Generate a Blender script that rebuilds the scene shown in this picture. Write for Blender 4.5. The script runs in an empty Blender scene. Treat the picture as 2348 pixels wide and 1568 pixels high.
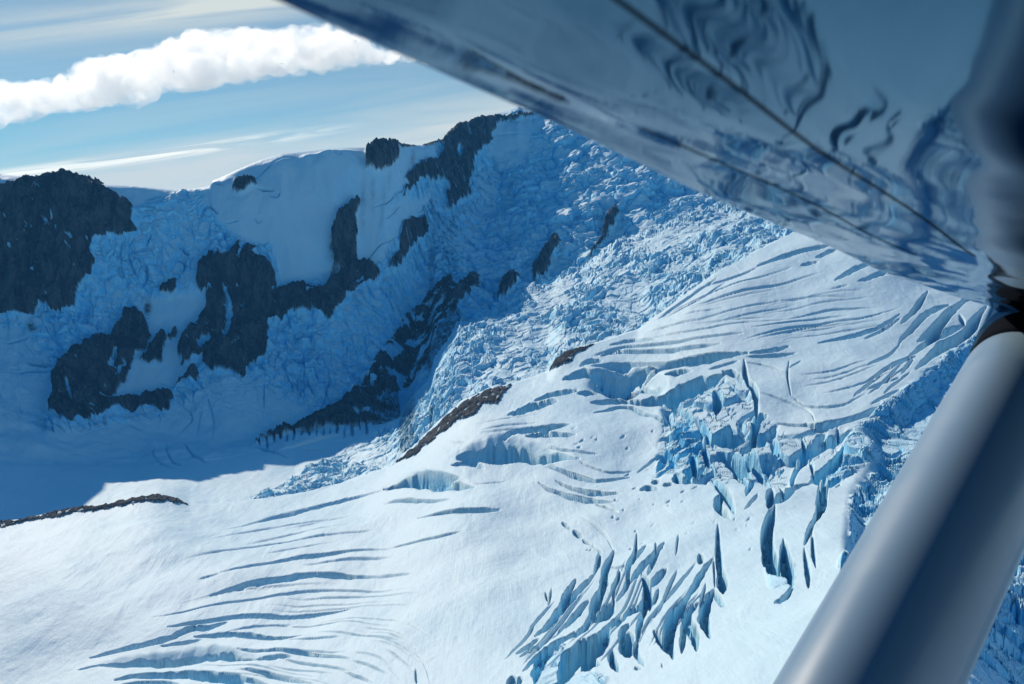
import bpy, math
import numpy as np
R = math.radians
sc = bpy.context.scene

# ------------------------------------------------------------------ camera
PITCH = R(7.8); FPX = 35/36*2347.0; CX, CY = 1173.5, 784.0
cam_d = bpy.data.cameras.new("camera"); cam = bpy.data.objects.new("camera", cam_d)
sc.collection.objects.link(cam); sc.camera = cam
cam.location = (0, 0, 0); cam.rotation_euler = (R(90) - PITCH, 0, 0)
cam_d.lens = 35; cam_d.sensor_width = 36; cam_d.clip_start = 0.02; cam_d.clip_end = 120000
cam_d.dof.use_dof = True; cam_d.dof.focus_distance = 2500; cam_d.dof.aperture_fstop = 9.0
# ------------------------------------------------------------------ light
SUN_AZ, SUN_EL = -37.0, 33.0        # azimuth from +Y towards -X, elevation (degrees)
sx = math.sin(R(SUN_AZ))*math.cos(R(SUN_EL)); sy = math.cos(R(SUN_AZ))*math.cos(R(SUN_EL)); sz = math.sin(R(SUN_EL))
from mathutils import Vector, Matrix
sun_d = bpy.data.lights.new("sun", 'SUN'); sun = bpy.data.objects.new("sun", sun_d); sc.collection.objects.link(sun)
sun_d.energy = 4.5; sun_d.angle = R(0.5); sun_d.color = (1.0, 0.885, 0.72)
sun.rotation_euler = Vector((sx, sy, sz)).to_track_quat('Z', 'Y').to_euler()
world = bpy.data.worlds.new("World"); sc.world = world; world.use_nodes = True
wn = world.node_tree; wn.nodes.clear()
class NT:
    """tiny helper for building node trees"""
    def __init__(s, t): s.t = t
    def n(s, typ, ins=None, **kw):
        nd = s.t.nodes.new(typ)
        for k, v in kw.items(): setattr(nd, k, v)
        for k, v in (ins or {}).items():
            if isinstance(v, bpy.types.NodeSocket): s.t.links.new(v, nd.inputs[k])
            else: nd.inputs[k].default_value = v
        return nd
    def math(s, op, a, b=0.0, c=0.0, clamp=False):
        return s.n('ShaderNodeMath', {0: a, 1: b, 2: c}, operation=op, use_clamp=clamp).outputs[0]
    def mapr(s, v, a, b, c=0.0, d=1.0, smooth=True):
        return s.n('ShaderNodeMapRange', {'Value': v, 'From Min': a, 'From Max': b, 'To Min': c, 'To Max': d},
                   interpolation_type='SMOOTHSTEP' if smooth else 'LINEAR').outputs[0]
    def mix(s, f, a, b, mode='MIX'):
        return s.n('ShaderNodeMix', {'Factor': f, 'A': a, 'B': b} if False else {0: f, 6: a, 7: b}, data_type='RGBA', blend_type=mode).outputs[2]
    def noise(s, vec, scale, detail=4, rough=0.5, dist=0.0):
        return s.n('ShaderNodeTexNoise', {'Vector': vec, 'Scale': scale, 'Detail': detail, 'Roughness': rough, 'Distortion': dist}).outputs['Fac']
W = NT(wn)
sky = W.n('ShaderNodeTexSky', sky_type='NISHITA', sun_disc=False, sun_elevation=R(SUN_EL), sun_rotation=R(SUN_AZ), altitude=2500,
          air_density=1.0, dust_density=0.3, ozone_density=4.0)
tc = W.n('ShaderNodeTexCoord').outputs['Generated']
sep = W.n('ShaderNodeSeparateXYZ', {0: tc})
X_, Y_, Z_ = sep.outputs
az = W.math('ARCTAN2', X_, Y_)                     # + to the right of the view
el = W.math('ARCSINE', Z_)
tint = W.mix(W.mapr(el, 0.25, 0.6), (0.16, 0.50, 0.55, 1), (0.02, 1.0, 1.34, 1))
skyc = W.mix(1.0, sky.outputs[0], tint, 'MULTIPLY')
# cirrus sheets: streaks lying along a shallow slant, high in the air
sl = W.math('SUBTRACT', el, W.math('MULTIPLY', az, 0.16))
cv = W.n('ShaderNodeCombineXYZ', {0: W.math('MULTIPLY', az, 2.2), 1: W.math('MULTIPLY', sl, 30.0), 2: 0.0}).outputs[0]
n1 = W.noise(cv, 1.0, 6, 0.55, 0.6)
cv2 = W.n('ShaderNodeCombineXYZ', {0: W.math('MULTIPLY', az, 5.0), 1: W.math('MULTIPLY', sl, 110.0), 2: 3.1}).outputs[0]
n2 = W.noise(cv2, 1.0, 5, 0.6, 0.8)
def band(c, w):
    d = W.math('ABSOLUTE', W.math('SUBTRACT', sl, c))
    return W.mapr(d, 0.0, w, 1.0, 0.0)
low = W.mapr(sl, 0.135, 0.03, 0.0, 1.0)           # milky veil above the ridges
b1 = W.math('MULTIPLY', band(0.227, 0.026), W.mapr(n1, 0.25, 0.6))
b2 = W.math('MULTIPLY', W.math('MULTIPLY', band(0.101, 0.0085), W.mapr(n2, 0.42, 0.58)), W.mapr(az, -0.12, -0.30, 0.0, 1.0))
b3 = W.math('MULTIPLY', W.math('ADD', W.math('MULTIPLY', low, 1.0), 0.18), W.mapr(n1, 0.38, 0.72))
veil = W.math('ADD', W.math('MULTIPLY', low, 1.0), W.math('MULTIPLY', W.mapr(el, 0.50, 0.22), 0.28))
cm = W.math('ADD', W.math('MULTIPLY', b1, 0.65), W.math('ADD', b3, veil), clamp=True)
VIEWAZ = W.mapr(W.math('ABSOLUTE', az), 2.2, 1.1)
cm = W.math('MULTIPLY', cm, VIEWAZ)
skyc = W.mix(cm, skyc, (6.0, 6.5, 6.3, 1))
skyc = W.mix(b2, skyc, (10.0, 10.0, 8.9, 1))
bg = W.n('ShaderNodeBackground', {'Color': skyc, 'Strength': 0.115})
wo = W.n('ShaderNodeOutputWorld', {'Surface': bg.outputs[0]})
sc.view_settings.view_transform = 'Standard'; sc.view_settings.look = 'None'
sc.view_settings.exposure = 0.0; sc.view_settings.gamma = 1.0
sc.cycles.use_denoising = True
sc.cycles.max_bounces = 6; sc.cycles.diffuse_bounces = 3; sc.cycles.glossy_bounces = 4; sc.cycles.volume_bounces = 12; sc.cycles.max_bounces = 12
sc.cycles.transparent_max_bounces = 8

# ------------------------------------------------------------------ numpy noise
def _hash(ix, iy, seed):
    h = (ix.astype(np.int64)*374761393 + iy.astype(np.int64)*668265263 + seed*1442695041) & 0xFFFFFFFF
    h = ((h ^ (h >> 13))*1274126177) & 0xFFFFFFFF
    h = ((h ^ (h >> 16))*2246822519) & 0xFFFFFFFF
    return ((h ^ (h >> 15)) & 0xFFFFFF).astype(np.float32)/np.float32(0xFFFFFF)
def vnoise(x, y, seed=0):
    ix = np.floor(x); iy = np.floor(y); fx = (x-ix).astype(np.float32); fy = (y-iy).astype(np.float32)
    ix = ix.astype(np.int64); iy = iy.astype(np.int64)
    u = fx*fx*fx*(fx*(fx*6-15)+10); v = fy*fy*fy*(fy*(fy*6-15)+10)
    def g(a, b):
        t = _hash(ix+a, iy+b, seed)*np.float32(6.2831853)
        return np.cos(t)*(fx-a) + np.sin(t)*(fy-b)
    a = g(0, 0); b = g(1, 0); c = g(0, 1); d = g(1, 1)
    return (a+(b-a)*u + ((c+(d-c)*u)-(a+(b-a)*u))*v)*1.5
def fbm(x, y, oct=4, seed=0, gain=0.5):
    s = 0; a = 1.0
    for i in range(oct):
        s = s + a*vnoise(x*2**i+i*17.3, y*2**i-i*9.1, seed+i); a *= gain
    return s
def ridged(x, y, oct=4, seed=0, gain=0.5):
    s = 0; a = 1.0
    for i in range(oct):
        s = s + a*(1-2*np.abs(vnoise(x*2**i+i*17.3, y*2**i-i*9.1, seed+i))); a *= gain
    return s
def blocks(x, y, seed=0, lean=(0.0, 0.0)):
    """jittered cells: returns F1, F2, cell random, tilt term"""
    ix = np.floor(x).astype(np.int64); iy = np.floor(y).astype(np.int64)
    f1 = np.full(x.shape, 9.0, np.float32); f2 = f1.copy(); rnd = np.zeros_like(f1); tilt = np.zeros_like(f1)
    for a in (-1, 0, 1):
        for b in (-1, 0, 1):
            cx = ix+a; cy = iy+b
            px = cx+_hash(cx, cy, seed)*0.9; py = cy+_hash(cx, cy, seed+7)*0.9
            dx = (x-px).astype(np.float32); dy = (y-py).astype(np.float32); d = np.sqrt(dx*dx+dy*dy)
            near = d < f1
            f2 = np.where(near, f1, np.minimum(f2, d))
            r = _hash(cx, cy, seed+13)
            tx = _hash(cx, cy, seed+17)-.5+lean[0]; ty = _hash(cx, cy, seed+19)-.5+lean[1]
            rnd = np.where(near, r, rnd); tilt = np.where(near, dx*tx+dy*ty, tilt)
            f1 = np.where(near, d, f1)
    return f1, f2, rnd, tilt
def smooth(e0, e1, v):
    t = np.clip((v-e0)/(e1-e0), 0, 1); return t*t*(3-2*t)

# ------------------------------------------------------------------ tracing canvases (2347 x 1568 survey frame)
CW, CH, PAD = 2347, 1568, 120
def crop(n, pts):
    s, ox, oy = {1: (.3418, 0, 0), 2: (.3418, 0, 344), 3: (.3418, 573, 229), 4: (.3418, 573, 688), 5: (.3418, 0, 1031.6),
                 6: (.3418, 802.4, 1031.6), 7: (.3418, 1261, 401), 8: (.3418, 1375.4, 802.3), 9: (.2442, 0, 630.5),
                 10: (.2442, 1088.9, 1185.2), 11: (.2558, 2060.8, 458.5), 0: (1, 0, 0)}[n]
    return [(ox+x*s, oy+y*s) for x, y in pts], s
def canvas(k=1): return np.zeros(((CH+2*PAD)*k, (CW+2*PAD)*k), np.float32)
def catmull(p, k=6):
    p = np.array(p, float)
    if len(p) < 3: return np.array([p[0]+(p[-1]-p[0])*t for t in np.linspace(0, 1, k*2)])
    q = np.vstack([2*p[0]-p[1], p, 2*p[-1]-p[-2]]); out = []
    for i in range(1, len(q)-2):
        for t in np.linspace(0, 1, k, endpoint=False):
            a, b, c, d = q[i-1], q[i], q[i+1], q[i+2]
            out.append(.5*((2*b)+(-a+c)*t+(2*a-5*b+4*c-d)*t*t+(-a+3*b-3*c+d)*t**3))
    out.append(p[-1]); return np.array(out)
def stroke(cv, n, pts, w, soft=1.7, taper=0.7, jit=1.0, seed=0):
    """carve a tapered band; the value written is the local half width x 2 (so depth follows width)"""
    pts, s = crop(n, pts); w = w*s; ss = 2 if cv.shape[0] > 2600 else 1; PD = PAD*ss
    q = catmull(pts); L = np.r_[0, np.cumsum(np.hypot(*np.diff(q, axis=0).T))]; T = L/L[-1]
    if jit:
        j = vnoise(L/14.0, L*0+seed*3.7+q[0, 0], 5)*min(2.2, .5+w*.12)*jit
        j2 = vnoise(L/9.0, L*0+seed*1.7+q[0, 1], 6)*0.35
        q = q+np.c_[j*0.3, j]
    else: j2 = 0*L
    hw = w/2*np.sin(np.pi*np.clip(T, 0.012, 0.988))**taper*(1+j2)+0.22
    q = q*ss; hw = hw*ss; soft = soft*(1.2 if ss == 2 else 1)
    for i in range(len(q)-1):
        a, b = q[i], q[i+1]; m = max(hw[i], hw[i+1])+soft+1
        x0 = int(max(0, min(a[0], b[0])-m+PD)); x1 = int(min(cv.shape[1], max(a[0], b[0])+m+PD+2))
        y0 = int(max(0, min(a[1], b[1])-m+PD)); y1 = int(min(cv.shape[0], max(a[1], b[1])+m+PD+2))
        if x1 <= x0 or y1 <= y0: continue
        gx, gy = np.meshgrid(np.arange(x0, x1)-PD, np.arange(y0, y1)-PD)
        d = b-a; l2 = max(1e-6, d@d)
        t = np.clip(((gx-a[0])*d[0]+(gy-a[1])*d[1])/l2, 0, 1)
        dist = np.hypot(gx-a[0]-t*d[0], gy-a[1]-t*d[1]); h = hw[i]+(hw[i+1]-hw[i])*t
        v = np.clip((h+soft*.5-dist)/soft, 0, 1)*h*2/ss
        sub = cv[y0:y1, x0:x1]; np.maximum(sub, v, out=sub)
def poly(cv, n, pts, val=1.0, mode='max'):
    pts, s = crop(n, pts); p = np.array(pts)
    x0 = int(max(0, p[:, 0].min()-1+PAD)); x1 = int(min(cv.shape[1], p[:, 0].max()+2+PAD))
    y0 = int(max(0, p[:, 1].min()-1+PAD)); y1 = int(min(cv.shape[0], p[:, 1].max()+2+PAD))
    if x1 <= x0 or y1 <= y0: return
    gx, gy = np.meshgrid(np.arange(x0, x1)-PAD+.01, np.arange(y0, y1)-PAD+.01)
    ins = np.zeros(gx.shape, bool)
    for i in range(len(p)):
        (ax, ay), (bx_, by_) = p[i], p[(i+1) % len(p)]
        if ay == by_: continue
        c = ((ay > gy) != (by_ > gy)) & (gx < (bx_-ax)*(gy-ay)/(by_-ay)+ax)
        ins ^= c
    sub = cv[y0:y1, x0:x1]
    if mode == 'max': sub[ins] = np.maximum(sub[ins], val)
    else: sub[ins] = val
def blur(cv, r):
    r = int(r)
    for _ in range(2):
        for ax in (0, 1):
            c = np.cumsum(np.pad(cv, [(r+1, r) if k == ax else (0, 0) for k in (0, 1)], mode='edge'), axis=ax, dtype=np.float64)
            n = cv.shape[ax]; hi = np.take(c, range(2*r+1, 2*r+1+n), axis=ax); lo = np.take(c, range(0, n), axis=ax)
            cv = ((hi-lo)/(2*r+1)).astype(np.float32)
    return cv
def samp(cv, px, py):
    k = 2 if cv.shape[0] > 2600 else 1
    x = np.clip((px+PAD)*k, 0, cv.shape[1]-1.001); y = np.clip((py+PAD)*k, 0, cv.shape[0]-1.001)
    ix = x.astype(np.int32); iy = y.astype(np.int32); fx = (x-ix).astype(np.float32); fy = (y-iy).astype(np.float32)
    return (cv[iy, ix]*(1-fx)+cv[iy, ix+1]*fx)*(1-fy)+(cv[iy+1, ix]*(1-fx)+cv[iy+1, ix+1]*fx)*fy

# ---- rock outcrops of the far wall
rock3 = canvas()
poly(rock3, 2, [(-200,400),(0,315),(100,260),(160,215),(175,180),(200,210),(330,215),(390,180),(440,205),(500,178),(550,190),(680,260),(800,330),(900,400),(890,500),(920,530),(890,580),(760,600),(660,620),(620,700),(650,780),(600,860),(520,950),(490,1040),(380,1105),(310,1060),(270,1040),(240,1110),(100,1110),(-200,1100)])
poly(rock3, 9, [(1180,360),(1290,350),(1370,450),(1430,620),(1390,700),(1270,760),(1240,850),(1110,1110),(950,1220),(800,1270),(1000,1200),(1170,1150),(1380,1130),(1480,1090),(1560,1080),(1630,1140),(1600,1250),(1520,1280),(1400,1240),(1200,1290),(1000,1370),(700,1460),(640,1440),(560,1370),(480,1330),(470,1230),(520,1150),(510,1020),(600,880),(740,770),(880,640),(1040,590),(1160,440)])
poly(rock3, 9, [(1700,1000),(1850,890),(1890,960),(1860,1040),(1790,1050),(1690,1020),(1590,1080)])
poly(rock3, 9, [(1440,700),(1540,600),(1590,610),(1560,700),(1530,830),(1420,820),(1300,810)])
poly(rock3, 9, [(1600,620),(1680,550),(1690,590),(1610,650)])
poly(rock3, 9, [(1530,180),(1590,80),(1660,60),(1690,180),(1620,230),(1530,220)])
c3 = lambda p: [(x*.3418+573, y*.3418+229) for x, y in p]
c2 = lambda p: [(x*.3418, y*.3418+344) for x, y in p]
c4 = lambda p: [(x*.3418+573, y*.3418+688) for x, y in p]
poly(rock3, 0, c2([(1330,900),(1350,800),(1380,760),(1450,750),(1440,820),(1480,750),(1500,800),(1560,740),(1640,660),(1590,820),(1680,680),(1720,680),(1700,740),(1790,760),(1850,850),(1850,920),(1820,960),(1900,920),(2000,915),(2100,930),(2170,960)])
     +c3([(560,1200),(620,1150),(700,1090),(760,1070),(830,1100),(880,1150),(840,1210),(720,1270),(660,1330),(650,1370),(600,1430),(540,1510),(480,1490),(420,1430),(380,1420),(250,1440),(130,1470)])
     +c2([(1800,1150),(1810,1280),(1780,1380),(1690,1450),(1640,1540),(1600,1530),(1560,1500),(1420,1500),(1360,1450),(1370,1380),(1290,1420),(1200,1450),(1230,1410),(1190,1360),(1230,1280),(1310,1200),(1390,1090),(1400,1000),(1330,990)]))
poly(rock3, 3, [(745,665),(740,710),(700,770),(720,900),(720,1060),(700,1100),(620,1140),(560,1120),(550,1000),(560,880),(610,780),(680,700),(720,680)])
poly(rock3, 3, [(780,320),(870,280),(1000,280),(1120,305),(1000,350),(1010,400),(980,460),(930,490),(820,500),(770,490),(790,400)])
poly(rock3, 3, [(1100,290),(1280,250),(1300,210),(1340,180),(1460,130),(1600,98),(1720,130),(1820,100),(1900,90),(1920,105),(1750,140),(1650,190),(1620,260),(1640,270),(1550,340),(1520,400),(1490,480),(1470,600),(1490,640),(1400,690),(1330,740),(1330,640),(1350,600),(1330,550),(1200,560),(1120,600),(1070,650),(1020,685),(1070,600),(1040,550),(1170,460),(1290,400),(1310,320),(1200,310)])
poly(rock3, 3, [(1040,860),(1100,830),(1180,820),(1200,900),(1130,980),(1060,1080),(980,1140),(930,1140),(1000,1050),(1010,950)])
poly(rock3, 0, c3([(1310,1220),(1360,1230),(1400,1260),(1480,1210),(1540,1190),(1540,1250),(1400,1340),(1390,1400),(1350,1480)])
     +c4([(1340,90),(1250,230),(1230,300),(1200,420),(1180,520),(1100,640),(1010,650),(960,700),(985,760),(800,850),(600,850),(400,860),(100,930),(0,960),(200,870),(450,780),(620,720),(750,600),(830,450),(920,320),(1000,200),(1080,100),(1190,10)]))
poly(rock3, 3, [(1910,1100),(2000,990),(2050,940),(2085,970),(2010,1080),(1990,1150),(1900,1220),(1890,1150)])
poly(rock3, 3, [(1700,1220),(1740,1180),(1810,1180),(1780,1240),(1700,1310),(1650,1340)])
poly(rock3, 7, [(390,280),(440,230),(460,290),(400,370),(350,440),(300,540),(260,560),(350,400),(345,360)])
poly(rock3, 1, [(1570,1300),(1600,1250),(1700,1210),(1720,1250),(1640,1290),(1600,1312)])
# snow gullies inside the rocks
for n, p, w in ((9, [(2110,180),(2160,330),(2150,520),(2120,640)], 60), (9, [(1880,720),(1930,650),(1990,640)], 90), (9, [(1110,720),(1050,900)], 45),
                (9, [(640,1050),(700,1250)], 26), (9, [(1180,800),(1080,1000)], 30), (3, [(1470,200),(1490,300)], 14), (3, [(1400,330),(1420,380)], 30),
                (3, [(690,1230),(760,1200)], 26), (3, [(380,1310),(470,1300)], 40), (9, [(2160,780),(2280,640)], 12), (1, [(360,1560),(380,1500)], 10)):
    t = canvas(); stroke(t, n, p, w, 1.5); rock3[t > 0.8] = 0
dirt3 = canvas()
for n, p, w in ((3, [(770,500),(755,700),(750,900)], 10), (3, [(830,500),(820,760)], 8), (3, [(900,490),(880,800),(840,960)], 8), (3, [(940,480),(930,640)], 6),
                (3, [(560,1100),(570,1190)], 30), (3, [(620,1120),(640,1180)], 30), (3, [(1100,340),(1080,470)], 14), (4, [(1390,60),(1320,300),(1200,480)], 110), (4, [(960,650),(900,800),(1000,780)], 130),
                (9, [(1400,230),(1380,460)], 30), (9, [(300,480),(330,560)], 40), (3, [(545,900),(550,1100)], 20), (4, [(100,880),(500,800),(900,640)], 60)):
    stroke(dirt3, n, p, w, 10)
dirt3 = np.clip(blur(dirt3, 3)*0.25, 0, 1)
smooth3 = canvas()    # wind-packed snow without seracs
poly(smooth3, 0, [(486,400),(600,360),(735,335),(850,330),(1000,315),(1012,380),(960,420),(890,470),(1010,450),(960,500),(900,560),(850,620),(760,660),(690,640),(640,650),(620,560),(560,560),(500,520),(470,460)])
poly(smooth3, 0, [(-120,740),(50,750),(120,830),(115,960),(-120,965)], .8)
poly(smooth3, 0, [(380,940),(470,890),(570,870),(700,930),(720,990),(380,1000)], .8)
poly(smooth3, 9, [(1390,260),(1700,200),(1930,200),(1960,330),(1880,470),(1730,560),(1680,800),(1900,830),(1680,1000),(1380,1110),(1000,1180),(1130,1000),(1280,760),(1440,560)])
poly(smooth3, 3, [(1640,180),(1900,110),(2050,120),(1900,240),(1850,380),(1780,440),(1600,330)])
poly(smooth3, 0, [(-120,960),(60,960),(110,1000),(250,990),(350,960),(450,960),(600,990),(700,970),(960,960),(960,1300),(-120,1300)])
poly(smooth3, 0, [(0,400),(120,405),(300,425),(340,440),(300,480),(230,440),(60,410),(0,440)])
smooth3 = blur(smooth3, 7)
step3 = canvas()      # individual steps, bergschrunds and open cracks of the wall
for n, p, w in ((1, [(1710,1200),(1800,1120),(1900,1060),(1980,1060)], 14), (1, [(1720,1260),(1840,1285)], 26), (1, [(1800,1310),(1860,1335),(1885,1290)], 12), (1, [(2190,1010),(2290,1070)], 20),
                (1, [(1700,1460),(1730,1490),(1760,1480)], 9), (1, [(1520,1530),(1620,1500)], 12), (1, [(1340,1470),(1400,1410),(1470,1460)], 16), (1, [(1430,1240),(1500,1270)], 30),
                (3, [(820,710),(950,670),(1010,660)], 12), (3, [(910,790),(1010,720)], 12), (3, [(780,1050),(870,960),(990,920)], 14), (3, [(1100,760),(1280,710)], 10), (3, [(1180,600),(1250,680),(1310,720)], 10),
                (3, [(1050,900),(1180,770),(1300,760)], 8), (3, [(1220,820),(1280,900)], 8), (3, [(1620,240),(1900,225)], 7),
                (2, [(1180,620),(1270,700)], 22), (2, [(1180,720),(1240,760),(1230,830)], 26), (2, [(880,720),(990,830),(960,930)], 24), (2, [(980,640),(1010,540)], 18), (2, [(900,580),(870,660)], 12),
                (2, [(0,1480),(200,1470),(400,1530)], 20), (2, [(150,1400),(300,1460),(420,1500)], 30), (2, [(0,1270),(200,1260)], 18),
                (4, [(100,560),(95,740)], 10), (4, [(290,520),(340,640)], 12), (4, [(350,460),(410,600)], 12), (4, [(420,440),(470,560)], 10), (4, [(530,420),(520,600),(480,730)], 12), (4, [(130,600),(170,640)], 8), (4, [(140,150),(300,220),(480,230),(560,170)], 14),
                (5, [(1040,0),(1040,60),(1130,110),(1240,125)], 8), (5, [(1120,-20),(1130,40),(1180,90),(1320,105)], 8), (5, [(1240,-20),(1290,40),(1400,90)], 10),
                (9, [(1250,1300),(1450,1370)], 9), (9, [(1100,1390),(1370,1500)], 9), (9, [(700,1568),(1000,1480),(1200,1560)], 8), (9, [(1700,1200),(1800,1330),(1680,1500)], 10), (9, [(1900,1050),(1970,1230),(2010,1400),(1990,1568)], 8), (9, [(1910,1230),(1840,1500)], 8), (9, [(1470,970),(1540,990)], 10)):
    stroke(step3, n, p, w, 1.8)
for k in range(16):                                # gaping cracks where the lit tongue meets the dirty toe
    xx = 60+k*48; yy = 935-k*4.2+10*math.sin(k*2.1)
    stroke(step3, 4, [(xx, yy-40), (xx+8*math.sin(k), yy+26+20*math.sin(k*1.7))], 14+8*math.sin(k*3.1), 1.5)
for p, w in (([(0,970),(120,1000),(260,1060)], 14), ([(320,990),(480,1005)], 10), ([(520,950),(740,930)], 6)): stroke(step3, 4, p, w)

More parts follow.
